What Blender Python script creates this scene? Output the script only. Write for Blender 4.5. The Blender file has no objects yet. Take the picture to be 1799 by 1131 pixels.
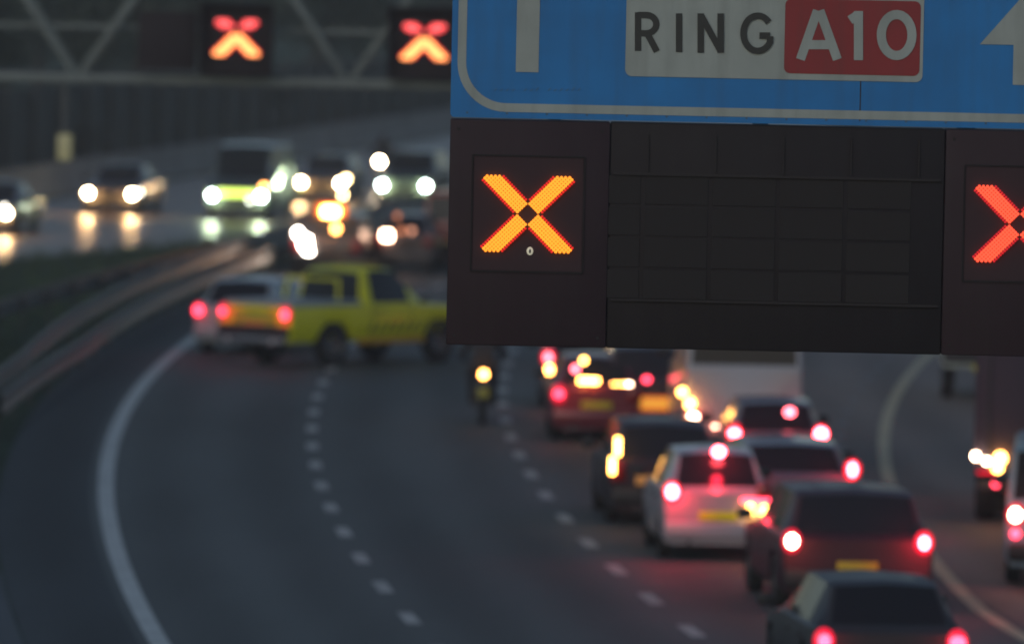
import bpy, bmesh, math, random
from mathutils import Vector, Matrix
R_ = math.radians
PI = math.pi
random.seed(7)
C = bpy.context.scene.collection
scene = bpy.context.scene

# ------------------------------------------------------------------ camera
F_PX = 14760.0
CAM_H = 8.5
ROLL = R_(1.2)
PITCH = math.atan(680.5 / F_PX)
f_ = Vector((0, math.cos(PITCH), -math.sin(PITCH)))
r0 = Vector((1, 0, 0)); u0 = Vector((0, math.sin(PITCH), math.cos(PITCH)))
RT = r0 * math.cos(ROLL) + u0 * math.sin(ROLL)
UP = -r0 * math.sin(ROLL) + u0 * math.cos(ROLL)
cam_d = bpy.data.cameras.new('camera'); cam = bpy.data.objects.new('camera', cam_d); C.objects.link(cam)
M = Matrix((( RT.x, UP.x, -f_.x, 0), (RT.y, UP.y, -f_.y, 0), (RT.z, UP.z, -f_.z, CAM_H), (0, 0, 0, 1)))
cam.matrix_world = M
cam_d.sensor_width = 36.0; cam_d.sensor_fit = 'HORIZONTAL'
cam_d.lens = F_PX / 1799 * 36
cam_d.clip_start = 1; cam_d.clip_end = 4000
cam_d.dof.use_dof = True
cam_d.dof.focus_distance = 56.5
cam_d.dof.aperture_fstop = cam_d.lens / 1000 / 0.125
scene.camera = cam

# ------------------------------------------------------------------ dusk light
W = bpy.data.worlds.new('World'); scene.world = W; W.use_nodes = True
nt = W.node_tree; nt.nodes.clear()
sky = nt.nodes.new('ShaderNodeTexSky'); sky.sky_type = 'NISHITA'; sky.sun_disc = False
sky.sun_elevation = R_(26); sky.sun_rotation = R_(205)
bg = nt.nodes.new('ShaderNodeBackground'); bg.inputs['Strength'].default_value = 0.070
ow = nt.nodes.new('ShaderNodeOutputWorld')
nt.links.new(sky.outputs[0], bg.inputs[0]); nt.links.new(bg.outputs[0], ow.inputs[0])
sl = bpy.data.lights.new('sun', 'SUN'); sl.energy = 0.12; sl.angle = R_(25); sl.color = (0.95, 0.95, 1.0)
so = bpy.data.objects.new('sun', sl); C.objects.link(so)
so.rotation_euler = (R_(64), 0, R_(-25))
scene.view_settings.view_transform = 'Standard'; scene.view_settings.look = 'None'
scene.view_settings.exposure = 0.0; scene.view_settings.gamma = 1.0
scene.cycles.use_denoising = True
scene.cycles.max_bounces = 5

# ------------------------------------------------------------------ measuring helpers
def U(x, y, z=0.0):
    d = f_ + RT * ((x - 899.5) / F_PX) - UP * ((y - 565.5) / F_PX)
    t = (z - CAM_H) / d.z
    return Vector((d.x * t, d.y * t, z))
def V(x, y, Y=60.0):
    d = f_ + RT * ((x - 899.5) / F_PX) - UP * ((y - 565.5) / F_PX)
    t = Y / d.y
    return Vector((d.x * t, Y, d.z * t + CAM_H))
def ex(Y):                      # left edge line of the main carriageway
    if Y < 230:
        t = Y - 150; return 8.381e-4 * t * t - 0.010945 * t - 6.7926
    t = 80; return 8.381e-4 * t * t - 0.010945 * t - 6.7926 + (Y - 230) * 0.1232
def slope(Y): return (ex(Y + .5) - ex(Y - .5))
def head(Y): return -math.atan(slope(Y))          # z rotation of something driving away along the road
def P(Y, off, z=0.0):
    s = slope(Y); n = Vector((1, -s, 0)).normalized()
    return Vector((ex(Y) + n.x * off, Y + n.y * off, z))
def opp(Y): return -0.20 * max(0.0, 240 - Y)     # the oncoming carriageway drifts away near the camera

# ------------------------------------------------------------------ materials
MATS = {}
def mat(name, col, rough=0.5, metal=0.0, noise=0.0, nscale=8.0, em=None, es=0.0, coat=0.0, bump=0.0, spec=0.5, coords='Object', alpha=None):
    if name in MATS: return MATS[name]
    m = bpy.data.materials.new(name); m.use_nodes = True
    n = m.node_tree; b = n.nodes['Principled BSDF']
    b.inputs['Base Color'].default_value = (*col, 1)
    b.inputs['Roughness'].default_value = rough
    b.inputs['Metallic'].default_value = metal
    b.inputs['Coat Weight'].default_value = coat
    b.inputs['Specular IOR Level'].default_value = spec
    if noise or bump:
        tc = n.nodes.new('ShaderNodeTexCoord')
        tx = n.nodes.new('ShaderNodeTexNoise'); tx.inputs['Scale'].default_value = nscale; tx.inputs['Detail'].default_value = 6
        n.links.new(tc.outputs[coords], tx.inputs['Vector'])
    if noise:
        mx = n.nodes.new('ShaderNodeMix'); mx.data_type = 'RGBA'
        mr = n.nodes.new('ShaderNodeMapRange'); mr.inputs[1].default_value = .3; mr.inputs[2].default_value = .7
        n.links.new(tx.outputs['Fac'], mr.inputs[0]); n.links.new(mr.outputs[0], mx.inputs[0])
        mx.inputs[6].default_value = (*[c * (1 - noise) for c in col], 1)
        mx.inputs[7].default_value = (*[min(1, c * (1 + noise)) for c in col], 1)
        n.links.new(mx.outputs[2], b.inputs['Base Color'])
    if bump:
        bp = n.nodes.new('ShaderNodeBump'); bp.inputs['Strength'].default_value = bump; bp.inputs['Distance'].default_value = .02
        n.links.new(tx.outputs['Fac'], bp.inputs['Height']); n.links.new(bp.outputs[0], b.inputs['Normal'])
    if em:
        b.inputs['Emission Color'].default_value = (*em, 1); b.inputs['Emission Strength'].default_value = es
    MATS[name] = m
    return m

def asphalt(name, col, rough, spec, seed):
    m = bpy.data.materials.new(name); m.use_nodes = True
    n = m.node_tree; b = n.nodes['Principled BSDF']
    g = n.nodes.new('ShaderNodeNewGeometry')
    big = n.nodes.new('ShaderNodeTexNoise'); big.inputs['Scale'].default_value = .11; big.inputs['Detail'].default_value = 5
    mp = n.nodes.new('ShaderNodeMapping'); mp.inputs['Location'].default_value = (seed, 0, 0); mp.inputs['Scale'].default_value = (3.2, .45, 1)
    n.links.new(g.outputs['Position'], mp.inputs[0]); n.links.new(mp.outputs[0], big.inputs['Vector'])
    fine = n.nodes.new('ShaderNodeTexNoise'); fine.inputs['Scale'].default_value = 9; fine.inputs['Detail'].default_value = 8
    n.links.new(g.outputs['Position'], fine.inputs['Vector'])
    ad = n.nodes.new('ShaderNodeMath'); ad.operation = 'MULTIPLY_ADD'; ad.inputs[1].default_value = .45
    n.links.new(fine.outputs['Fac'], ad.inputs[0]); n.links.new(big.outputs['Fac'], ad.inputs[2])
    mr = n.nodes.new('ShaderNodeMapRange'); mr.inputs[1].default_value = .5; mr.inputs[2].default_value = .95
    n.links.new(ad.outputs[0], mr.inputs[0])
    uvn = n.nodes.new('ShaderNodeUVMap'); uvn.uv_map = 'across'
    sx = n.nodes.new('ShaderNodeSeparateXYZ'); n.links.new(uvn.outputs[0], sx.inputs[0])
    k1 = n.nodes.new('ShaderNodeMath'); k1.operation = 'MULTIPLY'; k1.inputs[1].default_value = 2 * PI / 1.667; n.links.new(sx.outputs[0], k1.inputs[0])
    k2 = n.nodes.new('ShaderNodeMath'); k2.operation = 'COSINE'; n.links.new(k1.outputs[0], k2.inputs[0])
    k3 = n.nodes.new('ShaderNodeMath'); k3.operation = 'MULTIPLY_ADD'; k3.inputs[1].default_value = .13; n.links.new(k2.outputs[0], k3.inputs[0]); n.links.new(ad.outputs[0], k3.inputs[2])
    mn = n.nodes.new('ShaderNodeMath'); mn.operation = 'SUBTRACT'; mn.inputs[1].default_value = 0.0; n.links.new(k3.outputs[0], mn.inputs[0])
    n.links.new(mn.outputs[0], mr.inputs[0])
    mx = n.nodes.new('ShaderNodeMix'); mx.data_type = 'RGBA'
    mx.inputs[6].default_value = (*[c * .72 for c in col], 1); mx.inputs[7].default_value = (*[c * 1.3 for c in col], 1)
    n.links.new(mr.outputs[0], mx.inputs[0]); n.links.new(mx.outputs[2], b.inputs['Base Color'])
    b.inputs['Roughness'].default_value = rough; b.inputs['Specular IOR Level'].default_value = spec
    bp = n.nodes.new('ShaderNodeBump'); bp.inputs['Strength'].default_value = .25; bp.inputs['Distance'].default_value = .01
    n.links.new(fine.outputs['Fac'], bp.inputs['Height']); n.links.new(bp.outputs[0], b.inputs['Normal'])
    MATS[name] = m
    return m

m_asph = asphalt('asphalt main', (.078, .094, .094), .75, .25, 0)
m_asph2 = asphalt('asphalt oncoming', (.12, .085, .07), .36, .42, 40)
m_asph3 = asphalt('asphalt shoulder', (.045, .056, .062), .8, .2, 80)
m_grass = mat('grass verge', (.036, .062, .038), .95, noise=.6, nscale=.9, spec=.1, coords='Object')
m_white = mat('road paint white', (.48, .54, .53), .7, noise=.2, nscale=1.5)
m_dash = mat('road paint worn', (.42, .44, .42), .7, noise=.3, nscale=2)
m_warm = mat('road paint warm lit', (.50, .44, .28), .7, noise=.2, nscale=1.5)  # warm light on the right edge line is put into its colour
m_steel = mat('galvanised steel', (.115, .125, .13), .55, .4, noise=.2, nscale=3)
m_dsteel = mat('dark steel', (.06, .065, .07), .6, .3, noise=.2, nscale=3)
m_gsteel = mat('gantry steel', (.19, .225, .22), .6, .2, noise=.15, nscale=2)
m_tyre = mat('tyre rubber', (.02, .02, .022), .85, noise=.2, nscale=20)
m_rim = mat('wheel rim', (.22, .22, .23), .4, .7)
m_glass = mat('tinted glass', (.016, .016, .020), .12, spec=.4)
m_black = mat('black plastic', (.022, .022, .025), .55)
m_wall = mat('barrier panel', (.050, .058, .058), .85, noise=.25, nscale=.7)
m_bark = mat('bark', (.06, .05, .04), .9, noise=.3, nscale=3)
m_leaf = mat('leaves', (.045, .062, .042), .8, noise=.45, nscale=.5)
m_plate = mat('number plate', (.55, .48, .03), .5)
m_chrome = mat('chrome', (.35, .36, .38), .25, .8)

EMC = {
 'red':    ((1, .035, .055), 42), 'redsoft': ((1, .045, .09), 9), 'orange': ((1, .40, .09), 26), 'amber': ((1, .42, .09), 60),
 'pink':   ((1, .12, .16), 13), 'white': ((1, .74, .46), 140), 'cold': ((.70, .92, 1), 100), 'warm': ((1, .70, .34), 40),
 'yellow': ((1, .50, .10), 22), 'dimwhite': ((.9, .9, .8), 14), 'lime': ((.75, 1, .12), 3.2), 'peach': ((1, .62, .42), 30),
 'work': ((1, .86, .72), 60),
 'hot':    ((1, .055, .075), 62),
}
def emat(k):
    c, s = EMC[k]
    return mat('lit lamp ' + k, (.1, .1, .1), .3, em=c, es=s)
m_lens = mat('tail lamp lens', (.30, .01, .015), .2, em=(1, .01, .05), es=1.0, coat=.4)
m_lens_off = mat('tail lamp lens unlit', (.22, .01, .012), .2, coat=.4)
m_hlens = mat('headlamp lens', (.5, .5, .5), .15, em=(1, .9, .8), es=1.5)
m_olens = mat('amber lens', (.4, .14, .01), .2, em=(1, .25, .0), es=.5)

# ------------------------------------------------------------------ mesh helpers
class MB:
    def __init__(s): s.v = []; s.f = []
    def quad(s, a, b, c, d): s.poly([a, b, c, d])
    def poly(s, pts):
        i = len(s.v); s.v += [tuple(p) for p in pts]; s.f.append(tuple(range(i, i + len(pts))))
    def box(s, c, size, rz=0, bev=0.0, mt=None):
        x, y, z = [k / 2 for k in size]; c = Vector(c)
        b = min(bev, x * .9, y * .9, z * .9)
        rot = mt or Matrix.Rotation(rz, 3, 'Z')
        bm = bmesh.new(); bmesh.ops.create_cube(bm, size=1)
        for v in bm.verts: v.co = Vector((v.co.x * 2 * x, v.co.y * 2 * y, v.co.z * 2 * z))
        if b > 0: bmesh.ops.bevel(bm, geom=bm.edges[:], offset=b, segments=2, affect='EDGES', profile=.5)
        s.addbm(bm, lambda p: rot @ p + c)
    def addbm(s, bm, fn=lambda p: p):
        i = len(s.v); bm.verts.index_update()
        s.v += [tuple(fn(v.co)) for v in bm.verts]
        s.f += [tuple(i + v.index for v in f.verts) for f in bm.faces]
        bm.free()
    def beam(s, a, b, w, h=None, bev=0.0):
        a = Vector(a); b = Vector(b); h = h or w
        d = b - a; L = d.length; z = d.normalized()
        up = Vector((0, 0, 1)) if abs(z.z) < .95 else Vector((0, 1, 0))
        x = z.cross(up).normalized(); y = z.cross(x).normalized()
        s.box((a + b) / 2, (w, h, L), bev=bev, mt=Matrix((x, y, z)).transposed())
    def tube(s, a, b, r0_, r1=None, n=12, caps=True):
        a = Vector(a); b = Vector(b); r1 = r0_ if r1 is None else r1
        z = (b - a).normalized(); up = Vector((0, 0, 1)) if abs(z.z) < .95 else Vector((0, 1, 0))
        x = z.cross(up).normalized(); y = z.cross(x)
        i = len(s.v)
        for c, r in ((a, r0_), (b, r1)):
            for k in range(n):
                t = 2 * PI * k / n; s.v.append(tuple(c + x * (r * math.cos(t)) + y * (r * math.sin(t))))
        for k in range(n): s.f.append((i + k, i + (k + 1) % n, i + n + (k + 1) % n, i + n + k))
        if caps: s.f.append(tuple(range(i, i + n))[::-1]); s.f.append(tuple(range(i + n, i + 2 * n)))
    def lathe(s, prof, c, axis, n=24):       # prof: (radius, along axis)
        c = Vector(c); z = Vector(axis).normalized(); up = Vector((0, 0, 1)) if abs(z.z) < .95 else Vector((0, 1, 0))
        x = z.cross(up).normalized(); y = z.cross(x); i = len(s.v)
        for r, h in prof:
            for k in range(n):
                t = 2 * PI * k / n; s.v.append(tuple(c + z * h + x * (r * math.cos(t)) + y * (r * math.sin(t))))
        for j in range(len(prof) - 1):
            for k in range(n):
                s.f.append((i + j * n + k, i + j * n + (k + 1) % n, i + (j + 1) * n + (k + 1) % n, i + (j + 1) * n + k))
    def ball(s, c, r, sc=(1, 1, 1), n=10):
        bm = bmesh.new(); bmesh.ops.create_uvsphere(bm, u_segments=n, v_segments=max(6, n // 2), radius=1)
        c = Vector(c); s.addbm(bm, lambda p: Vector((p.x * r * sc[0], p.y * r * sc[1], p.z * r * sc[2])) + c)
    def prism(s, pts, y0, y1):               # outline in x,z extruded in y
        n = len(pts); i = len(s.v)
        s.v += [(p[0], y0, p[1]) for p in pts] + [(p[0], y1, p[1]) for p in pts]
        s.f.append(tuple(range(i, i + n))); s.f.append(tuple(range(i + n, i + 2 * n))[::-1])
        for k in range(n): s.f.append((i + k, i + n + k, i + n + (k + 1) % n, i + (k + 1) % n))
    def build(s, name, m, parent=None, smooth=40):
        me = bpy.data.meshes.new(name); me.from_pydata(s.v, [], s.f); me.update()
        bm = bmesh.new(); bm.from_mesh(me); bmesh.ops.remove_doubles(bm, verts=bm.verts, dist=1e-5)
        bmesh.ops.recalc_face_normals(bm, faces=bm.faces); bm.to_mesh(me); bm.free()
        me.materials.append(m)
        if smooth:
            me.shade_smooth(); me.set_sharp_from_angle(angle=R_(smooth))
        o = bpy.data.objects.new(name, me); C.objects.link(o)
        if parent: o.parent = parent
        return o
def tag(o, label=None, cat=None, group=None, kind=None):
    if label: o['label'] = label
    if cat: o['category'] = cat
    if group: o['group'] = group
    if kind: o['kind'] = kind
    return o
def empty(name, loc, rz=0, label=None, cat=None, group=None):
    o = bpy.data.objects.new(name, None); C.objects.link(o); o.location = loc; o.rotation_euler = (0, 0, rz)
    o.empty_display_size = .3
    return tag(o, label, cat, group)
def kids(o): return [c for c in bpy.data.objects if c.parent == o]
def copy_tree(o, parent=None):
    c = o.copy(); C.objects.link(c); c.parent = parent
    for ch in kids(o): copy_tree(ch, c)
    return c

# ------------------------------------------------------------------ setting: ground, roads, markings
def strip(name, m, ys, fl, fr, z, kind='structure', label=None, cat=None):
    b = MB()
    for a, c in zip(ys[:-1], ys[1:]):
        b.quad(P(a, fl(a), z), P(a, fr(a), z), P(c, fr(c), z), P(c, fl(c), z))
    o = b.build(name, m, smooth=0); me = o.data
    uv = me.uv_layers.new(name='across')
    for lp in me.loops:
        c = me.vertices[lp.vertex_index].co; uv.data[lp.index].uv = ((c.x - ex(c.y)) * math.cos(math.atan(slope(c.y))), c.y)
    return tag(o, label, cat, kind=kind)
g = MB(); g.quad((-1500, -100, 0), (1500, -100, 0), (1500, 3000, 0), (-1500, 3000, 0))
tag(g.build('ground', m_grass, smooth=0), kind='structure')
ys = [20 + i * 5 for i in range(140)]
strip('road', m_asph, ys, lambda y: -.25, lambda y: 11.0, .008)
strip('road', m_asph3, ys, lambda y: -1.6, lambda y: -.25, .008)
def rblend(Y):   # right edge line, measured: drifts outward with distance
    t = max(0, min(1, (Y - 105) / 75)); return 10.75 + 4.9 * t ** 1.1
m_asph4 = asphalt('asphalt entry', (.175, .145, .125), .7, .3, 120)
strip('road', m_asph4, ys, lambda y: 11.0, lambda y: 32, .008)
strip('road', m_asph2, ys, lambda y: -15.6 + opp(y), lambda y: -2.9 + opp(y), .008)
def line_mesh(b, Y0, Y1, offf, w, z=.012, step=3):
    n = max(1, int((Y1 - Y0) / step)); q = [Y0 + (Y1 - Y0) * i / n for i in range(n + 1)]
    for a, c in zip(q[:-1], q[1:]):
        b.quad(P(a, offf(a) - w / 2, z), P(a, offf(a) + w / 2, z), P(c, offf(c) + w / 2, z), P(c, offf(c) - w / 2, z))
b = MB(); line_mesh(b, 85, 420, lambda y: 0, .24); tag(b.build('edge_marking', m_white, smooth=0), kind='structure')
b = MB(); line_mesh(b, 85, 420, rblend, .20); tag(b.build('edge_marking', m_warm, smooth=0), kind='structure')
for off, y0 in ((3.30, 108.9), (6.67, 112.5)):
    b = MB(); y = y0 - 25
    while y < 340:
        line_mesh(b, y - .9, y + .9, lambda q: off, .19); y += 4.93
    tag(b.build('lane_marking', m_dash, smooth=0), kind='structure')
b = MB(); y = 96
while y < 330:
    line_mesh(b, y - .6, y + .6, lambda q: rblend(q) - .75, .15); y += 4.0
tag(b.build('lane_marking', mat('road paint faint', (.18, .18, .19), .7), smooth=0), kind='structure')
for off in (-6.6, -9.9):
    b = MB(); y = 150
    while y < 400:
        line_mesh(b, y, y + 3, lambda q: off + opp(q), .15); y += 12
    tag(b.build('lane_marking', m_dash, smooth=0), kind='structure')
for off in (-3.3, -13.3):
    b = MB(); line_mesh(b, 120, 420, lambda q: off + opp(q), .18); tag(b.build('edge_marking', m_dash, smooth=0), kind='structure')

# ------------------------------------------------------------------ guard rails
def ribbon(b, ys, off, prof, z0=0):      # sweep closed profile (o, z) along the road
    n = len(prof); i = len(b.v)
    for y in ys:
        for o, z in prof: b.v.append(tuple(P(y, off(y) + o, z + z0)))
    for k in range(len(ys) - 1):
        for j in range(n):
            b.f.append((i + k * n + j, i + k * n + (j + 1) % n, i + (k + 1) * n + (j + 1) % n, i + (k + 1) * n + j))
WP = [(0, 0), (.04, .04), (.04, .12), (.0, .17), (0, .22), (.04, .27), (.04, .35), (0, .39), (-.012, .39), (-.012, 0)]
def guardrail(Y0, Y1, off, side, label, top=.78, step=4.0):
    t = empty('guardrail', P((Y0 + Y1) / 2, off((Y0 + Y1) / 2)), 0, label, 'guardrail', 'steel guardrails along the median and verge')
    inv = Matrix.Translation(-t.location)
    def child(bb, nm, mm):
        o = bb.build(nm, mm, t); o.data.transform(inv); return o
    b = MB(); yy = [Y0 + i * 2 for i in range(int((Y1 - Y0) / 2) + 1)]
    ribbon(b, yy, off, [(o * side, z) for o, z in WP], top - .39); child(b, 'rail', m_steel)
    b = MB(); b.box((0, 0, top / 2 - .05), (.06, .10, top - .1)); b.box((0, 0, top - .16), (.22, .05, .12))
    post = None; y = Y0 + 1
    while y < Y1:
        p = P(y, off(y) - side * .13)
        if post is None: post = b.build('post', m_dsteel, t)
        else:
            q = post.copy(); C.objects.link(q); q.parent = t; post_ = q; q.location = p - t.location; q.rotation_euler.z = head(y); y += step; continue
        post.location = p - t.location; post.rotation_euler.z = head(y); y += step
    return t
guardrail(140, 330, lambda y: -1.30 - .03 * max(0, 160 - y), 1, 'long steel guardrail nearest the broad white edge line', top=.66)
guardrail(118, 330, lambda y: -1.95 - .022 * max(0, 150 - y), 1, 'second guardrail close behind the one nearest the white edge line', top=.86)
guardrail(130, 330, lambda y: -2.45 - .045 * max(0, 205 - y), -1, 'steel guardrail beside the oncoming carriageway, beyond the dark grass strip')
cbp = [(-.28, 0), (.28, 0), (.22, .22), (.11, .40), (.09, 1.0), (-.09, 1.0), (-.11, .40), (-.22, .22)]
b = MB(); ribbon(b, [205 + i * 4 for i in range(60)], lambda y: -16.4, cbp)
o = b.build('concrete_barrier', mat('pale concrete', (.26, .25, .24), .9, noise=.25, nscale=.8)); tag(o, 'pale concrete barrier on the far side of the oncoming headlamps, rising to the sign', 'barrier')
strip('pavement', asphalt('paved verge', (.07, .085, .095), .8, .2, 200), [84 + i * 2 for i in range(14)], lambda y: -6.0, lambda y: -1.62, .008)

b = MB(); rg = random.Random(3)
for _ in range(2600):
    Y = rg.uniform(112, 238); lo = 3.4 + .2 * (240 - Y); o2 = -rg.uniform(2.3, min(lo, 9.5)); c = P(Y, o2, 0)
    for k in range(5):
        a = rg.uniform(0, 6.28); l = rg.uniform(.10, .34); w = Vector((math.cos(a), math.sin(a), 0)) * rg.uniform(.01, .02)
        q = c + Vector((rg.uniform(-.15, .15), rg.uniform(-.15, .15), 0)); tp = q + Vector((rg.uniform(-.1, .1), rg.uniform(-.1, .1), l))
        b.poly([q - w, q + w, tp])
tag(b.build('grass', mat('long grass', (.060, .095, .045), .9, noise=.5, nscale=.6), smooth=0), kind='stuff')

# ------------------------------------------------------------------ noise barrier and trees behind the oncoming road
nb = empty('noise_barrier', P(300, -19), 0, 'tall dark panelled noise barrier beyond the oncoming traffic', 'noise barrier')
yb = [190 + i * 5 for i in range(60)]
b = MB()
for a, c in zip(yb[:-1], yb[1:]):
    z = 3.1
    p0, p1 = P(a, -19.5), P(c, -19.5)
    for r in range(4):
        b.beam(p0 + Vector((0, 0, z / 4 * (r + .5))), p1 + Vector((0, 0, z / 4 * (r + .5))), .14, z / 4 - .03)
o = b.build('panel', m_wall, nb); o.data.transform(Matrix.Translation(-nb.location))
post = None
for a in yb:
    p = P(a, -19.3)
    if post is None:
        b = MB(); b.box((0, 0, 1.65), (.2, .2, 3.3)); b.box((0, 0, 3.32), (.26, .26, .05)); post = b.build('post', m_dsteel, nb); q = post
    else:
        q = post.copy(); C.objects.link(q); q.parent = nb
    q.location = p - nb.location; q.rotation_euler.z = head(a)

def tree_mesh(seed, h, rx):
    rnd = random.Random(seed)
    tr = MB(); pts = [Vector((0, 0, 0))]
    for k in range(1, 6): pts.append(Vector((rnd.uniform(-.25, .25), rnd.uniform(-.25, .25), h * .8 * k / 5)))
    for k in range(5): tr.tube(pts[k], pts[k + 1], .32 * (1 - k / 6.5), .32 * (1 - (k + 1) / 6.5), 8, k == 0)
    cl = []
    for k in range(16):
        a = rnd.uniform(0, 2 * PI); z = rnd.uniform(.28, .95) * h
        rr = rx * (1.05 - abs(z / h - .55)) * rnd.uniform(.45, 1)
        e = Vector((math.cos(a) * rr, math.sin(a) * rr, z)); st = pts[2].lerp(pts[5], max(0, z / h - .3))
        tr.tube(st, e, .09, .03, 5); cl.append((e, rnd.uniform(.9, 1.9)))
    lf = MB()
    for e, r in cl + [(Vector((0, 0, h * .9)), 1.6), (Vector((0, 0, h * .6)), 2)]:
        for _ in range(150):
            d = Vector((rnd.gauss(0, 1), rnd.gauss(0, 1), rnd.gauss(0, .8))).normalized() * r * rnd.uniform(.35, 1) ** .6
            c = e + d; n = Vector((rnd.gauss(0, 1), rnd.gauss(0, 1), rnd.gauss(0, 1))).normalized()
            t1 = n.orthogonal().normalized() * rnd.uniform(.14, .3); t2 = n.cross(t1) * rnd.uniform(.5, .9)
            lf.quad(c - t1, c - t2, c + t1, c + t2)
    return tr, lf
protos = []
for s, (h, rx) in enumerate([(11, 3.4), (13.5, 3.0), (9.5, 3.8)]):
    tr, lf = tree_mesh(31 + s, h, rx)
    r = empty('tree', (0, 0, 0)); tr.build('trunk', m_bark, r); lf.build('crown', m_leaf, r, smooth=0); protos.append(r)
sp = [(0, 300, -27), (1, 330, -25), (2, 352, -29), (0, 380, -25), (1, 410, -30), (2, 440, -26), (0, 470, -31), (1, 500, -25), (2, 262, -25), (1, 245, -30),
      (0, 530, -24), (2, 560, -33), (1, 590, -27), (0, 280, -34), (2, 320, -36), (1, 365, -38), (0, 450, -40), (1, 520, -38), (2, 400, -42), (0, 610, -22), (1, 640, -30), (2, 480, -20), (0, 425, -21)]
used = set()
for ti, (k, Y, off) in enumerate(sp):
    r = protos[k] if k not in used else copy_tree(protos[k]); used.add(k)
    r.location = P(Y, off); r.rotation_euler.z = Y * .7; s = .85 + .35 * ((Y * 13) % 7) / 7; r.scale = (s, s, s)
    tag(r, 'dark leafy tree behind the noise barrier, lost in the dusk', 'tree', 'trees behind the noise barrier')

# ------------------------------------------------------------------ gantries
def stroke(b, pts, w, y, closed=False, th=.003):        # ribbon in the x,z plane facing -Y
    n = len(pts); L = []; Rr = []
    for i in range(n):
        p = Vector(pts[i])
        if closed: a = Vector(pts[i - 1]); c = Vector(pts[(i + 1) % n])
        else: a = Vector(pts[max(0, i - 1)]); c = Vector(pts[min(n - 1, i + 1)])
        d1 = (p - a); d2 = (c - p)
        if d1.length < 1e-6: d1 = d2
        if d2.length < 1e-6: d2 = d1
        n1 = Vector((-d1.y, d1.x)).normalized(); n2 = Vector((-d2.y, d2.x)).normalized()
        m = (n1 + n2).normalized(); k = 1 / max(.5, m.dot(n1))
        L.append(p + m * w / 2 * k); Rr.append(p - m * w / 2 * k)
    rng = range(n if closed else n - 1)
    for i in rng:
        j = (i + 1) % n
        b.quad((L[i].x, y, L[i].y), (L[j].x, y, L[j].y), (Rr[j].x, y, Rr[j].y), (Rr[i].x, y, Rr[i].y))
def arc(cx, cz, rx, rz, a0, a1, n=14): return [(cx + rx * math.cos(R_(a0 + (a1 - a0) * i / n)), cz + rz * math.sin(R_(a0 + (a1 - a0) * i / n))) for i in range(n + 1)]
def rrect(x0, z0, x1, z1, r, n=8):
    return (arc(x1 - r, z1 - r, r, r, 0, 90, n) + arc(x0 + r, z1 - r, r, r, 90, 180, n) + arc(x0 + r, z0 + r, r, r, 180, 270, n) + arc(x1 - r, z0 + r, r, r, 270, 360, n))

# near gantry, 60 m: local px -> metres with the picture's scale, flat and level in the world
YS = 60.0
o_ = V(899.5, 565.5, YS); KX = (V(1000, 565.5, YS) - V(900, 565.5, YS)).x / 100
def S(x, y):        # photo pixel of the level sign (roll removed) -> x,z
    dx, dy = x - 899.5, y - 565.5
    c, s = math.cos(ROLL), math.sin(ROLL)
    X = dx * c + dy * s; Yp = -dx * s + dy * c
    d = f_ + r0 * (X / F_PX) - u0 * (Yp / F_PX); t = YS / d.y
    return (d.x * t, d.z * t + CAM_H)
m_blue = mat('sign blue sheeting', (.005, .21, .58), .45, noise=.10, nscale=2.2)
m_sw = mat('sign white sheeting', (.38, .44, .42), .5, noise=.10, nscale=2.5)
m_red = mat('sign red sheeting', (.30, .028, .035), .5, noise=.06, nscale=2)
m_ink = mat('sign black ink', (.03, .035, .035), .5)
m_alu = mat('sign back aluminium', (.25, .26, .27), .5, .5)
m_house = mat('signal housing', (.030, .014, .021), .7, noise=.12, nscale=2.5)
m_house2 = mat('display housing', (.013, .009, .012), .7, noise=.12, nscale=2.5)
m_frame = mat('housing frame', (.016, .012, .015), .6)

zl = S(900, 208)[1]                                   # underside of the blue sign
xl = S(789, 300)[0]                                   # left edge shared by sign and signals
xr = xl + 8.6; zt = zl + 3.6
rs = empty('road_sign', (xl, YS, zl), 0, 'large blue motorway direction sign with RING A10 plate and white arrows', 'road sign')
def ch(bb, nm, mm, par, root, smooth=40):
    o = bb.build(nm, mm, par, smooth); o.data.transform(Matrix.Translation(-Vector(root.location))); return o
b = MB(); b.prism(rrect(xl, zl, xr, zt, .03), YS, YS + .05); pan = ch(b, 'panel', m_blue, rs, rs)
b = MB(); xj = S(1513, 100)[0]; b.box((xj, YS - .001, (zl + zt) / 2), (.008, .004, zt - zl - .06)); ch(b, 'joint', m_black, rs, rs)
b = MB(); stroke(b, rrect(xl + .075, zl + .075, xr - .075, zt - .075, .32, 12), .062, YS - .004, True); ch(b, 'border', m_sw, rs, rs, 0)
for i in range(5):
    b = MB(); z = zl + .3 + i * .75; b.box(((xl + xr) / 2, YS + .09, z), (xr - xl - .3, .07, .08)); ch(b, 'stiffener', m_alu, rs, rs)
b = MB()
for i in range(30):
    for zz in (zl + .035, zl + 1.15): b.tube((xl + .12 + i * .285, YS - .003, zz), (xl + .12 + i * .285, YS + .002, zz), .009, n=8)
ch(b, 'rivet', mat('rivet', (.05, .14, .26), .5), rs, rs)
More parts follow.
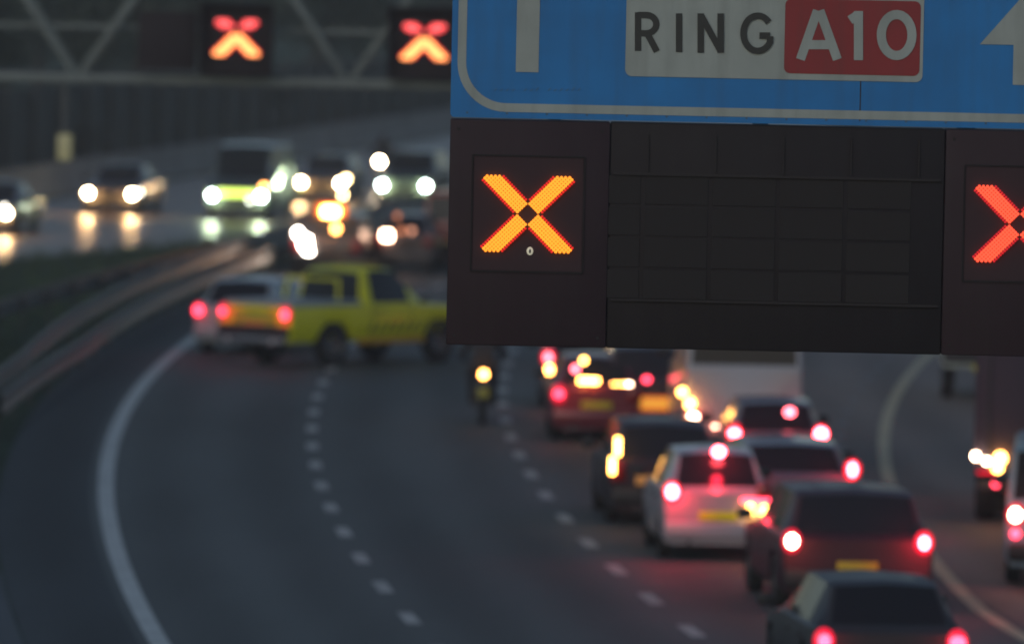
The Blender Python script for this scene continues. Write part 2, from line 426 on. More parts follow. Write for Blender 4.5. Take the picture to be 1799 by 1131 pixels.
def streak(m, amt, sc=(3, 1, .35)):
    n = m.node_tree; bs = n.nodes['Principled BSDF']; src = bs.inputs['Base Color'].links[0].from_socket if bs.inputs['Base Color'].links else None
    tc = n.nodes.new('ShaderNodeTexCoord'); mp = n.nodes.new('ShaderNodeMapping'); mp.inputs['Scale'].default_value = sc
    tx = n.nodes.new('ShaderNodeTexNoise'); tx.inputs['Scale'].default_value = 3.2; tx.inputs['Detail'].default_value = 7
    n.links.new(tc.outputs['Object'], mp.inputs[0]); n.links.new(mp.outputs[0], tx.inputs['Vector'])
    mr = n.nodes.new('ShaderNodeMapRange'); mr.inputs[1].default_value = .45; mr.inputs[2].default_value = .75; mr.inputs[4].default_value = amt
    mx = n.nodes.new('ShaderNodeMix'); mx.data_type = 'RGBA'; mx.inputs[7].default_value = (.055, .055, .05, 1)
    if src: n.links.new(src, mx.inputs[6])
    else: mx.inputs[6].default_value = bs.inputs['Base Color'].default_value
    n.links.new(tx.outputs['Fac'], mr.inputs[0]); n.links.new(mr.outputs[0], mx.inputs[0]); n.links.new(mx.outputs[2], bs.inputs['Base Color'])
streak(m_blue, .16); streak(m_sw, .22); streak(m_red, .30); streak(m_house, .12); streak(m_house2, .08)
def arrow(xc, ybot, yhead, tip, w, hw):
    b = MB(); x0, zb = S(xc, ybot); zh = S(xc, yhead)[1]; ztip = S(xc, tip)[1]; ww = w * KX / 2; h = hw * KX
    b.poly([(x0 - ww, YS - .006, zb), (x0 + ww, YS - .006, zb), (x0 + ww, YS - .006, zh), (x0 + h, YS - .006, zh - .0), (x0, YS - .006, ztip), (x0 - h, YS - .006, zh), (x0 - ww, YS - .006, zh)])
    return ch(b, 'arrow', m_sw, rs, rs, 0)
arrow(926, 127, -190, -320, 40, 92)
arrow(1812, 150, 80, -28, 66, 92)
# route plates
def plate(nm, x0, y0, x1, y1, r, m, y):
    a = S(x0, y1); c = S(x1, y0); b = MB(); b.prism(rrect(a[0], a[1], c[0], c[1], r), y - .001, y + .002); return ch(b, nm, m, rs, rs)
pw = plate('route_panel', 1098, -12, 1624, 134, .05, m_sw, YS - .006)
pr = plate('route_panel', 1377, 3, 1618, 129, .045, m_red, YS - .010)
def T(x, y): q = S(x, y + (x - 900) * .0); return q
def text(strokes, w, m, y, par):
    b = MB()
    for i, s_ in enumerate(strokes):
        cl = s_[0] == 'c'; pts = s_[1:] if cl else s_
        stroke(b, [Vector(T(*p)) for p in pts], w * KX, y - .0012 * i, cl)
    o = b.build('lettering', m, par, 0); o.data.transform(Matrix.Translation(-Vector(rs.location))); return o
def e(cx, cy, rx, ry, a0, a1, n=16): return [(cx + rx * math.cos(R_(a0 + (a1 - a0) * i / n)), cy + ry * math.sin(R_(a0 + (a1 - a0) * i / n))) for i in range(n + 1)]
RING = [[(1121, 90), (1121, 22)], [(1121, 27), (1136, 27)] + e(1136, 43, 17, 16, -90, 90, 10)[1:] + [(1121, 59)], [(1137, 59), (1154, 91)],
        [(1193, 92), (1193, 24)],
        [(1231, 93), (1231, 24)], [(1231, 27), (1266, 90)], [(1266, 93), (1266, 24)],
        e(1331, 59, 25, 31, -38, -330, 22) + [(1353, 64)], [(1353, 63), (1334, 63)]]
text(RING, 11.5, m_ink, YS - .010, pw)
A10 = [[(1406, 105), (1436, 19)], [(1440, 19), (1471, 105)], [(1414, 79), (1464, 79)],
       [(1508, 106), (1508, 20)], [(1508, 26), (1493, 36)],
       ['c'] + e(1575, 62, 27, 36, 0, 345, 24)]
text(A10, 16, m_sw, YS - .015, pr)
# tiny worn maker's strip, unreadable
b = MB(); rnd = random.Random(5)
for i in range(15):
    x = 868 + i * 10.5
    if i in (4, 8): continue
    stroke(b, [Vector(S(x, 160)), Vector(S(x + 5, 155 + rnd.uniform(-2, 2)))], 2.2 * KX, YS - .006)
ch(b, 'small_print', mat('faint print', (.05, .2, .44), .6), rs, rs, 0)

# LED crosses
def em2(name, col, s): return mat(name, (.05, .01, .01), .4, em=col, es=s)
LED_A = [em2('led amber', (1, .29, .02), 1.75), em2('glow red', (1, .02, .015), .9)]
LED_B = [em2('led vermilion', (1, .08, .035), 1.7), em2('glow deep red', (1, .02, .03), .7)]
def led_bars(root, cx, cz, Y, half, gap, width, cols, far=False, rows=5):
    for sx in (-1, 1):
        for sz in (-1, 1):
            core = MB(); rims = [MB(), MB()]
            d = Vector((sx, sz)).normalized(); n = Vector((-d.y, d.x))
            L0, L1 = gap, half
            if far: L0, L1 = (.15, .30) if sz > 0 else (.03, half)
            s0 = L0 * 1.414; s1 = L1 * 1.414
            pitch = width / rows; nn = int((s1 - s0) / pitch) + 1
            for i in range(-1, nn + 1):
                for j in range(-1, rows + 1):
                    q = (j - (rows - 1) / 2) * pitch
                    p = d * (s0 + i * pitch) + n * q
                    outer = j < 0 or j >= rows
                    rim = rims[0 if j < 0 else 1]
                    if abs(p.y) > L1 + .004: continue
                    if not far and (p.x * sx < .004 or p.y * sz < .004 or abs(p.x) + abs(p.y) < .085): continue
                    (rim if outer else core).ball((cx + p.x, Y - (.002 if outer else 0), cz + p.y), pitch * (.46 if outer else (.56 if not far else .62)), (1, .8, 1), 8)
            up = far and sz > 0
            o = core.build('led_bar', cols[2 if up else 0], root); o.data.transform(Matrix.Translation(-Vector(root.location)))
            for rim in rims:
                if not rim.v: continue
                q = rim.build('edge_glow', cols[1], o); q.data.transform(Matrix.Translation(-Vector(root.location)))  # red outer rows added to imitate the glow round each bar

def signal(x0, x1, z0, z1, Y, cx, cz, cols, label, group, half, width, gap, body=m_house, trim_top=1.0, depth=.35, loupe=True):
    t = empty('lane_signal', ((x0 + x1) / 2, Y, z0), 0, label, 'lane signal', group)
    b = MB(); b.box(((x0 + x1) / 2, Y + depth / 2, (z0 + z1) / 2), (x1 - x0 - .004, depth, z1 - z0 - .004), bev=.012); ch(b, 'housing', body, t, t)
    b = MB()
    fx0, fx1 = cx - half * 1.45, cx + half * 1.45; fz0, fz1 = cz - half * 1.5, cz + half * 1.5
    if loupe:
        for a, c in (((fx0, fz0), (fx1, fz0)), ((fx1, fz0), (fx1, fz1)), ((fx1, fz1), (fx0, fz1)), ((fx0, fz1), (fx0, fz0))):
            b.beam((a[0], Y - .004, a[1]), (c[0], Y - .004, c[1]), .012, .014)
        ch(b, 'screen_frame', m_house2, t, t)
        b = MB(); b.box((cx, Y + .0005, cz), (fx1 - fx0 - .02, .005, fz1 - fz0 - .02)); ch(b, 'screen', mat('signal screen glow tint', (.040, .017, .024), .65), t, t)  # face tinted redder than the housing to help the cross's red halo
        b = MB()
        for q in range(4):
            bx = x0 + .06 if q % 2 else x1 - .06; bz = z0 + .07 if q < 2 else z1 - .07
            b.tube((bx, Y - .006, bz), (bx, Y + .01, bz), .012, n=8)
        for q in range(4):
            bx = cx - half * 1.3 if q % 2 else cx + half * 1.3; bz = cz - half * 1.35 if q < 2 else cz + half * 1.35
        ch(b, 'screw', m_frame, t, t)
    led_bars(t, cx, cz, Y - (.03 if loupe else .006), half, gap, width, cols, far=not loupe)
    return t
z_top = zl - .012; z_bot = S(900, 608)[1]
x1069 = S(1069, 400)[0]; x1658 = S(1658, 400)[0]; x2 = S(1790, 393)
c1 = S(927, 376)
sig_group = 'lit lane signals of the near gantry'
t1 = signal(xl, x1069, z_bot, z_top, YS, c1[0], c1[1], LED_A, 'dark signal box with the bright amber-orange cross', sig_group, .276, .104, .030)
b = MB(); q = S(931, 441); b.ball((q[0], YS - .01, q[1]), .030, (.8, .6, 1), 12); o = ch(b, 'sensor', mat('sensor glass', (.4, .4, .35), .3, em=(.8, .75, .55), es=.45), t1, t1)
b = MB(); b.ball((q[0], YS - .03, q[1]), .013, (.6, .6, 1.2), 10); ch(b, 'sensor_core', m_black, o, t1)
c2 = (c1[0] + 3.515, c1[1])
t2 = signal(x1658, x1658 + 1.14, z_bot, z_top, YS, c2[0], c2[1], LED_B, 'dark signal box with a red cross cut off by the right picture edge', sig_group, .276, .104, .030)
# blank message display between them
dt = empty('message_display', ((x1069 + x1658) / 2, YS, z_bot), 0, 'blank dark message board between the two lit crosses', 'message board')
b = MB(); b.box(((x1069 + x1658) / 2, YS + .19, (z_bot + z_top) / 2), (x1658 - x1069 - .004, .35, z_top - z_bot - .004), bev=.012); ch(b, 'housing', m_house2, dt, dt)
za = S(1360, 311)[1]; zb_ = S(1360, 532)[1]
b = MB()
for z in (za, zb_): b.box(((x1069 + x1658) / 2, YS + .008, z), (x1658 - x1069 - .06, .03, .018))
for x in (1136, 1255, 1374, 1493, 1612): b.box((S(x, 400)[0], YS + .010, (za + z_top - .06) / 2 - 0), (.010, .02, z_top - .10 - za))
ch(b, 'screen_frame', m_frame, dt, dt)
b = MB()
for i in range(5):
    x = S(1136 + i * 119 - 59, 0)[0]
    for j in range(4): b.box((x, YS + .013, zb_ + (za - zb_) * (j + .5) / 4), (.455, .006, (za - zb_) / 4 - .02), bev=.004)
ch(b, 'display_tile', mat('display tile', (.012, .009, .011), .65), dt, dt, 0)
# near gantry structure behind the boards
gt = empty('sign_gantry', (14.5, YS + 1.0, 0), 0, 'steel gantry carrying the blue sign, hidden behind its boards', 'gantry')
b = MB()
for zz in (5.9, 8.6):
    for yy in (.75, 1.65): b.beam((xl + .3, YS + yy, zz), (14.5, YS + yy, zz), .16, .16)
ch(b, 'chord', m_gsteel, gt, gt)
for i in range(10):
    x = xl + .4 + i * 1.5
    b = MB()
    for yy in (.75, 1.65): b.beam((x, YS + yy, 5.98), (x + (.75 if i % 2 else .75), YS + yy, 8.52), .08, .08)
    ch(b, 'brace', m_gsteel, gt, gt)
b = MB(); b.beam((14.5, YS + .75, 0), (14.5, YS + .75, 8.6), .35, .35); b.beam((14.5, YS + 1.65, 0), (14.5, YS + 1.65, 8.6), .35, .35); ch(b, 'column', m_gsteel, gt, gt)
b = MB()
for i in range(8): b.beam((xl + .6 + i, YS + .4, 6.3), (xl + .6 + i, YS + .7, 6.3), .08, .08); b.beam((xl + .6 + i, YS + .14, 8.7), (xl + .6 + i, YS + .7, 8.7), .08, .08)
ch(b, 'bracket', m_gsteel, gt, gt)

# far gantry
YF = 157.0
def SF(x, y):
    dx, dy = x - 899.5, y - 565.5
    c, s = math.cos(ROLL), math.sin(ROLL); X = dx * c + dy * s; Yp = -dx * s + dy * c
    d = f_ + r0 * (X / F_PX) - u0 * (Yp / F_PX); t = YF / d.y
    return (d.x * t, d.z * t + CAM_H)
zc = SF(400, 143)[1]; zc2 = zc + 2.35
xA = SF(135, 143)[0]; xB = SF(612, 143)[0]; bay = xB - xA
fg = empty('sign_gantry', (-24, YF, 0), 0, 'distant lattice gantry of grey tubes spanning the motorway at top left', 'gantry')
XL, XR = -24.0, 22.0
for yy, zz in ((0, zc), (1.3, zc), (0, zc2), (1.3, zc2)):
    b = MB(); b.beam((XL, YF + yy, zz), (XR, YF + yy, zz), .17, .17, .02); ch(b, 'chord', m_gsteel, fg, fg)
i0 = int((XL - xA) / bay) ; k = i0
while xA + k * bay < XR:
    for yy in (0, 1.3):
        for sgn in (-1, 1):
            x = xA + k * bay; xe = x + sgn * bay / 2
            if xe < XL - 2 or xe > XR + 2: continue
            b = MB(); b.beam((x + sgn * .07, YF + yy, zc + .09), (x + sgn * 1.52, YF + yy, zc2 - .09), .12, .12, .01); ch(b, 'diagonal', m_gsteel, fg, fg)
    k += 1
b = MB(); zr = SF(400, 52)[1]; b.beam((XL, YF + .35, zr), (XR, YF + .35, zr), .09, .09); ch(b, 'walkway_rail', m_gsteel, fg, fg)
b = MB(); b.box(((XL + XR) / 2, YF + .75, zc + .1), (XR - XL, .9, .05)); ch(b, 'walkway', m_dsteel, fg, fg)
for x in (XL, XR):
    b = MB()
    for yy in (0, 1.3): b.beam((x, YF + yy, 0), (x, YF + yy, zc2), .32, .32, .02)
    for q in range(4): b.beam((x, YF, 1 + q * 1.6), (x, YF + 1.3, 1.8 + q * 1.6), .1, .1)
    ch(b, 'column', m_gsteel, fg, fg)
m_fh = mat('far signal housing', (.030, .022, .026), .8)
fgrp = 'lit lane signals of the far gantry'
for (px, py, lab, br) in ((417, 64, 'small red cross signal on the far gantry, left of its neighbour', 1), (746, 71, 'small red cross signal on the far gantry, right beside the blue sign edge', .7)):
    c = SF(px, py)
    cols = [mat('far led amber', (.05, .01, .01), .4, em=(1, .30, .09), es=3.8), mat('far glow red', (.05, .01, .01), .4, em=(1, .02, .03), es=1.6), mat('far led pink', (.05, .01, .01), .4, em=(1, .10, .10), es=2.6 )]
    t = signal(c[0] - .68, c[0] + .68, zc + .12, c[1] + .62, YF - .45, c[0], c[1], cols, lab, fgrp, .36, .17, .05, body=m_fh, trim_top=1, loupe=False)
    # hood over the upper half
    b = MB(); b.box((c[0], YF - .60, c[1] + .60), (1.36, .34, .03)); b.box((c[0] - .66, YF - .60, c[1]), (.03, .3, 1.2)); b.box((c[0] + .66, YF - .60, c[1]), (.03, .3, 1.2)); ch(b, 'hood', m_fh, t, t)
    b = MB(); b.box((c[0], YF - .50, c[1] + .115), (.7, .05, .09)); ch(b, 'cross_bar', m_fh, t, t)
# blank dark boards between signals
for x0, x1 in ((245, 345),):
    a = SF(x0, 18); c = SF(x1, 124)
    t = empty('blank_board', ((a[0] + c[0]) / 2, YF - .3, c[1]), 0,
              {245: 'blank dark board on the far gantry left of both crosses', 492: 'blank dark board on the far gantry just right of the first cross', 640: 'narrow blank dark board on the far gantry left of the second cross'}[x0], 'sign board', 'blank boards of the far gantry')
    b = MB(); b.box(((a[0] + c[0]) / 2, YF - .25, (a[1] + c[1]) / 2), (c[0] - a[0], .12, a[1] - c[1]), bev=.03); ch(b, 'panel', m_fh, t, t)
    b = MB(); b.beam((a[0], YF - .33, c[1]), (c[0], YF - .33, c[1]), .04, .04); b.beam((a[0], YF - .33, a[1]), (c[0], YF - .33, a[1]), .04, .04); ch(b, 'frame', m_dsteel, t, t)
# hanging pole with lamp box below the far gantry
a = SF(116, 150); c = SF(116, 285)
t = empty('camera_pole', (a[0], YF - .05, c[1]), 0, 'pale pole hanging below the far gantry with a dim yellowish box at its foot', 'pole')
b = MB(); b.tube((a[0], YF - .05, a[1]), (a[0], YF - .05, c[1] + .3), .075, n=10); ch(b, 'pole', m_steel, t, t)
b = MB(); b.box((a[0], YF - .08, c[1] + .28), (.26, .3, .5), bev=.04); ch(b, 'lamp_box', mat('dim lamp box', (.4, .38, .25), .5, em=(.8, .75, .3), es=.10), t, t)

# ------------------------------------------------------------------ vehicles
def lerp(a, b, t): return a + (b - a) * t
GLOW = {'hot': ((1, .02, .05), 16), 'red': ((1, .02, .04), 8), 'redsoft': ((1, .02, .05), 3), 'pink': ((1, .05, .10), 3), 'peach': ((1, .10, .06), 6),
        'white': ((1, .52, .16), 90), 'cold': ((.75, .95, .45), 70), 'amber': ((1, .33, .03), 60), 'orange': ((1, .35, .05), 4), 'yellow': ((1, .40, .05), 3)}
def glow(parent, loc, k):            # the light a lit lamp throws on the road and bodywork round it
    c, w = GLOW[k]; ld = bpy.data.lights.new('lamp_light', 'POINT'); ld.color = c; ld.energy = w; ld.shadow_soft_size = .07
    o = bpy.data.objects.new('lamp_light', ld); C.objects.link(o); o.parent = parent; o.location = loc
RS = random.Random(11)
def interp(keys, y):
    if y <= keys[0][0]: return keys[0][1:]
    for k0, k1 in zip(keys[:-1], keys[1:]):
        if y <= k1[0]:
            t = (y - k0[0]) / max(1e-9, k1[0] - k0[0]); return [lerp(p, q, t) for p, q in zip(k0[1:], k1[1:])]
    return keys[-1][1:]
def wheel(root, x, y, r, w, side):
    b = MB(); ww = w / 2
    b.lathe([(r * .58, -ww), (r * .80, -ww), (r * .95, -ww * .9), (r, -ww * .6), (r, ww * .6), (r * .95, ww * .9), (r * .80, ww), (r * .58, ww)], (0, 0, 0), (1, 0, 0), 28)
    wl = b.build('wheel', m_tyre, root); wl.location = (x, y, r)
    b = MB(); o = ww * .8 * side
    b.lathe([(r * .60, -ww * .8 * side), (r * .60, o), (r * .55, o * .92), (r * .50, o * .5)], (0, 0, 0), (1, 0, 0), 28)
    b.lathe([(.001, o * .95), (r * .13, o * .95), (r * .16, o * .6), (.001, o * .4)], (0, 0, 0), (1, 0, 0), 14)
    for k in range(5):
        a = 2 * PI * k / 5
        b.beam((o * .75, math.cos(a) * r * .1, math.sin(a) * r * .1), (o * .75, math.cos(a) * r * .56, math.sin(a) * r * .56), .05, .03)
    b.build('rim', m_rim, wl); return wl
# keys: y, half width, belt z, window-base half width, roof half width, roof z   (y from the rear bumper)
def shape(kind, L, Wd, H):
    h = Wd / 2
    if kind == 'hatch':
        be = H * .64; hd = H * .55
        K = [(0, h * .90, be * .93, h * .84, h * .72, be * .95), (.07, h * .97, be, h * .9, h * .8, be + .02), (.16, h * .98, be, h * .9, h * .78, be + .05), (.52, h, be, h * .90, h * .66, H * .955), (.75, h, be, h * .91, h * .67, H * .985),
             (L * .38, h, be, h * .92, h * .69, H), (L * .55, h, be, h * .92, h * .68, H * .975), (L * .76, h, be * .97, h * .88, h * .76, be * .99), (L * .95, h * .95, hd * .98, h * .8, h * .66, hd), (L, h * .84, hd * .82, h * .7, h * .55, hd * .84)]
        win = dict(rear=(.16, .52), sides=[(.78, L * .40 - .04), (L * .40 + .04, L * .60)], front=(L * .55, L * .76)); ax = (.72, L - .78)
    elif kind == 'sedan':
        be = H * .64; hd = H * .56
        K = [(0, h * .90, be * .95, h * .82, h * .7, be * .97), (.08, h * .97, be, h * .88, h * .78, be + .02), (.62, h * .98, be + .01, h * .88, h * .76, be + .05), (1.25, h, be, h * .88, h * .64, H * .955), (1.5, h, be, h * .9, h * .66, H * .985),
             (L * .45, h, be, h * .9, h * .67, H), (L * .55, h, be, h * .9, h * .66, H * .975), (L * .74, h, be * .97, h * .86, h * .74, be * .99), (L * .95, h * .95, hd, h * .8, h * .66, hd * 1.02), (L, h * .84, hd * .84, h * .7, h * .55, hd * .86)]
        win = dict(rear=(.62, 1.25), sides=[(1.3, L * .44 - .04), (L * .44 + .04, L * .60)], front=(L * .55, L * .74)); ax = (.98, L - .82)
    elif kind == 'suv':
        be = H * .62; hd = H * .56
        K = [(0, h * .93, be * .96, h * .86, h * .8, be * .98), (.06, h * .98, be, h * .93, h * .86, be + .03), (.12, h * .98, be, h * .93, h * .85, be + .06), (.36, h, be, h * .93, h * .74, H * .955), (.6, h, be, h * .93, h * .75, H * .99),
             (L * .38, h, be, h * .93, h * .76, H), (L * .56, h, be, h * .93, h * .74, H * .98), (L * .72, h, be * .98, h * .9, h * .8, be), (L * .95, h * .95, hd * 1.02, h * .84, h * .7, hd * 1.04), (L, h * .86, hd * .84, h * .74, h * .6, hd * .86)]
        win = dict(rear=(.12, .36), sides=[(.7, L * .36 - .04), (L * .36 + .04, L * .58)], front=(L * .56, L * .72)); ax = (.85, L - .85)
    elif kind == 'van':
        be = H * .55; hd = H * .50
        K = [(0, h * .97, be, h * .95, h * .93, be + .02), (.04, h, be, h * .98, h * .95, be + .10), (.10, h, be, h * .98, h * .90, H * .93), (.20, h, be, h * .98, h * .88, H * .985), (L * .5, h, be, h * .98, h * .88, H), (L * .70, h, be, h * .97, h * .84, H * .97),
             (L * .86, h, be * .96, h * .93, h * .8, be), (L * .97, h * .95, hd * .92, h * .86, h * .72, hd * .94), (L, h * .88, hd * .8, h * .76, h * .6, hd * .82)]
        win = dict(rear=(.04, .10), sides=[(L * .62, L * .76)], front=(L * .70, L * .86)); ax = (1.0, L - .95)
    elif kind == 'pickup':
        be = 1.14; hd = 1.13; bed = 2.12
        K = [(0, h * .96, be, h * .94, h * .92, be), (.07, h, be, h - .06, h - .08, be), (.075, h, be, h - .06, h - .08, .66), (bed, h, be, h - .06, h - .08, .66), (bed + .01, h, be, h * .93, h * .86, be + .02), (bed + .12, h, be, h * .93, h * .75, H * .945), (bed + .24, h, be, h * .93, h * .73, H * .985),
             (bed + .7, h, be, h * .93, h * .73, H), (bed + 1.05, h, be, h * .93, h * .71, H * .975), (bed + 1.85, h, be * .98, h * .88, h * .80, be * 1.01), (L - .42, h * .98, hd * .94, h * .84, h * .72, hd * .96), (L - .10, h * .93, hd * .84, h * .76, h * .62, hd * .88), (L, h * .86, hd * .68, h * .7, h * .55, hd * .70)]
        win = dict(rear=(bed + .01, bed + .12), sides=[(bed + .28, bed + 1.40)], front=(bed + 1.05, bed + 1.85)); ax = (1.28, L - .86)
    return K, win, ax, be
def make_vehicle(name, cat, label, group, kind, L, Wd, H, paint, r=.32, zb=.22, lamps='rear', tail=None, brake=None, extra=(), plate=m_plate, detail=True, tail_z=None):
    K, win, ax, be = shape(kind, L, Wd, H)
    root = empty(name, (0, 0, 0), 0, label, cat, group)
    ysn = set(round(k[0], 4) for k in K)
    for y in ax:
        for q in range(-6, 7): ysn.add(round(y + q * (r + .09) / 6, 4))
    for y in [i * L / 22 for i in range(23)]:
        if all(abs(y - q) > .06 for q in ysn): ysn.add(round(y, 4))
    for s_ in win['sides']:
        for q in s_: ysn.add(round(q, 4))
    ysn = sorted(y for y in ysn if 0 <= y <= L)
    ysn = [y for i, y in enumerate(ysn) if i == 0 or y - ysn[i - 1] > .0015]
    rings = []
    for y in ysn:
        hw, bz, wb, wt, zr = interp(K, y)
        az = 0
        for a in ax:
            d = abs(y - a)
            if d < r + .085: az = max(az, r + math.sqrt(max(0, (r + .085) ** 2 - d * d)))
        z1 = max(zb, az - .0)
        top = min(bz - .12, .78 if kind != 'pickup' else .86)
        zlow = min(max(zb + .12, z1 + .015), top - .02)
        zmid = max(top, zlow + .03)
        tk = .015
        pts = [(0, max(zb, min(z1, .45))), (hw * .90, z1 if az else zb), (hw * .985, zlow), (hw * 1.0, zmid), (hw * .97, bz), (wb, bz + min(.03, max(0.0, zr - bz) * .3)), (wt + (wb - wt) * .06, lerp(bz, zr, .93) if zr > bz else lerp(bz, zr, .93)), (wt * .93, zr if zr < bz + .2 else zr - .01), (0, zr + (.02 if zr > bz + .2 else .0))]
        full = pts + [(-p[0], p[1]) for p in pts[-2:0:-1]]
        rings.append([(p[0], y - L / 2, p[1]) for p in full])
    N = len(rings[0])
    body = MB(); glass = {}
    def cellname(i, j):
        ym = (ysn[i] + ysn[i + 1]) / 2; jj = j if j < 8 else 15 - j
        if jj == 7 or jj == 6:
            if win['rear'] and win['rear'][0] < ym < win['rear'][1]: return 'rear_window' if jj == 7 else None
            if win['front'][0] + .0 < ym < win['front'][1] - .02: return 'windscreen' if jj == 7 else None
        if jj == 5:
            for n, s_ in enumerate(win['sides']):
                if s_[0] < ym < s_[1]: return 'side_window|%d|%d' % (n, j < 8)
        return None
    for i in range(len(rings) - 1):
        for j in range(N):
            q = (rings[i][j], rings[i][(j + 1) % N], rings[i + 1][(j + 1) % N], rings[i + 1][j])
            nm = cellname(i, j)
            (glass.setdefault(nm, MB()) if nm else body).poly(q)
    body.poly(rings[0]); body.poly(rings[-1])
    body.build('body', paint, root, 35)
    for nm, g_ in glass.items(): g_.build(nm.split('|')[0], m_glass, root, 30)
    for a in ax:
        for s_ in (-1, 1): wheel(root, s_ * (Wd / 2 - .125), a - L / 2, r, .21, s_)
    h = Wd / 2; yr = -L / 2; yf = L / 2
    b = MB(); b.box((0, yr - .02, zb + .20), (Wd * .94, .16, .24), bev=.05); b.build('bumper', m_black if kind in ('van', 'suv', 'pickup') else paint, root)
    b = MB(); b.box((0, yf + .0, zb + .17), (Wd * .86, .14, .24), bev=.05); b.build('bumper', m_black, root)
    b = MB(); b.box((0, yr - (.03 if kind != 'pickup' else .035), .62 if kind != 'pickup' else .80), (.52, .02, .115), bev=.004); b.build('number_plate', plate, root)
    if detail:
        for s_ in (-1, 1):
            b = MB(); wy = (win['front'][1] - .25) - L / 2; b.box((s_ * (h + .10), wy, be + .10), (.20, .10, .14), bev=.03); b.build('mirror', m_black, root)
        b = MB(); b.tube((-h * .5, yr - .02, zb + .03), (-h * .5, yr + .3, zb + .03), .03, n=8); b.build('exhaust_pipe', m_chrome, root)
        for s_ in (-1, 1):
            for yy in ([win['sides'][-1][0] + .12, win['sides'][0][0] + .15] if kind != 'van' else [win['sides'][0][0] + .1]):
                b = MB(); b.box((s_ * (h + .012), yy - L / 2, be - .12), (.03, .16, .03), bev=.008); b.build('door_handle', m_black, root)
    tz = tail_z or be * .86
    th = min(.26, be * .3)
    # lamps
    if tail is not None:
        for n_, s_ in enumerate((-1, 1)):
            k = tail[n_] if isinstance(tail, (tuple, list)) else tail
            b = MB(); b.ball((s_ * (h * .97 - .12), yr + .0, tz), .5, (.25, .11, th + .05), 18); ln = b.build('tail_light', m_lens if k else m_lens_off, root)
            if k:
                b = MB(); b.ball((s_ * (h * .97 - .12), yr - .042, tz), .078, (RS.uniform(.75, 1.2), .45, RS.uniform(.8, 1.35)), 12); b.build('bulb', emat(k), ln); glow(root, (s_ * (h * .97 - .12), yr - .24, tz), k)
    else:
        for s_ in (-1, 1):
            b = MB(); b.box((s_ * (h * .97 - .12), yr + .005, tz), (.22, .09, th + .06), bev=.025); b.build('tail_light', m_lens_off, root)
    if brake:
        zz = H * .93; b = MB(); b.box((0, yr + win['rear'][1] - .02, zz), (.26, .06, .03), bev=.01); b.build('brake_light', emat(brake), root)
    if lamps != 'rear':
        for n_, s_ in enumerate((1, -1)):
            k = lamps[n_]
            hz = .62 if kind != 'van' else .72
            b = MB(); b.box((s_ * (h * .84 - .10), yf - .02, hz), (.28, .16, .17), bev=.04); ln = b.build('headlight', m_hlens if k else m_chrome, root)
            if k:
                b = MB(); b.ball((s_ * (h * .84 - .10), yf + .055, hz), .092, (1, .5, 1), 12); b.build('bulb', emat(k), ln); glow(root, (s_ * (h * .84 - .10), yf + .28, hz), k)
    else:
        for s_ in (1, -1):
            b = MB(); b.box((s_ * (h * .84 - .10), yf - .03, .66), (.28, .14, .16), bev=.04); b.build('headlight', m_chrome, root)
    b = MB(); b.box((0, yf + .0, .62 if kind != 'pickup' else .72), (Wd * .42, .06, .14), bev=.02)
    b.build('grille', m_black, root)
    for (nm, x, y, z, sx, sy, sz, k) in extra:      # extra lamps: name, position (y: 'r'/'f'/number), size, colour
        yy = yr - .05 if y == 'r' else (yf + .05 if y == 'f' else y)
        mm = emat(k) if isinstance(k, str) else k
        b = MB()
        if max(sx, sy, sz) <= .2 and abs(sx - sz) < .1: b.ball((x, yy, z), .5, (sx, sy, sz), 12)
        else: b.box((x, yy, z), (sx, sy, sz), bev=min(sx, sy, sz) * .3)
        b.build(nm, mm, root)
        if k in ('amber', 'hot'): glow(root, (x, yy - .25, z), k)
    return root
def place(root, X, Y, L, front=False, yaw=None):       # rear (or front) bumper centre at X,Y, following the road
    a = head(Y) if yaw is None else yaw
    if front:
        a += PI
    root.rotation_euler.z = a
    d = Vector((-math.sin(a), math.cos(a), 0))
    root.location = Vector((X, Y, .012)) + (d * (L / 2) if not front else -d * (L / 2))
def paint(n, c, r=.35, coat=.6): return mat('paint ' + n, c, r, coat=coat, noise=.08, nscale=1.3)
def at(px, py, h): return U(px, py, h)

Q = 'vehicles queuing in the right lanes'
# nearest dark hatchback, only its roof rises into view
v = make_vehicle('car', 'car', 'dark hatchback at the bottom right, its pale-rimmed roof showing below the dark SUV', Q, 'hatch', 4.2, 1.78, 1.42, paint('charcoal', (.035, .035, .042), .55, .1), tail='redsoft')
p = at(1562, 1022, 1.40); place(v, p.x, p.y - .7, 4.2)
v = make_vehicle('car', 'car', 'large dark maroon SUV with two bright brake lamps behind the white hatchback', Q, 'suv', 4.6, 1.98, 1.56, paint('maroon black', (.055, .018, .028), .5, .15), r=.36, zb=.26, tail=('peach', 'hot'), tail_z=.93)
p = at(1507, 953, .93); place(v, p.x, p.y, 4.6)
v = make_vehicle('car', 'car', 'small white hatchback with a red brake lamp and bright yellow number plate', Q, 'hatch', 3.6, 1.56, 1.50, paint('white', (.42, .40, .44)), r=.29, tail=('hot', None), tail_z=.94, extra=[('light_bar', .52, 'r', .84, .42, .05, .055, 'redsoft'), ('indicator', .44, 'r', .70, .11, .06, .19, 'yellow'), ('indicator', .63, 'r', .69, .10, .06, .18, 'yellow'), ('brake_light', .03, -1.42, 1.47, .17, .12, .15, 'hot')],
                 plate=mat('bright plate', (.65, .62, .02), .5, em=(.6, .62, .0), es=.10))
p = at(1262, 866, .94); place(v, p.x, p.y, 3.6)
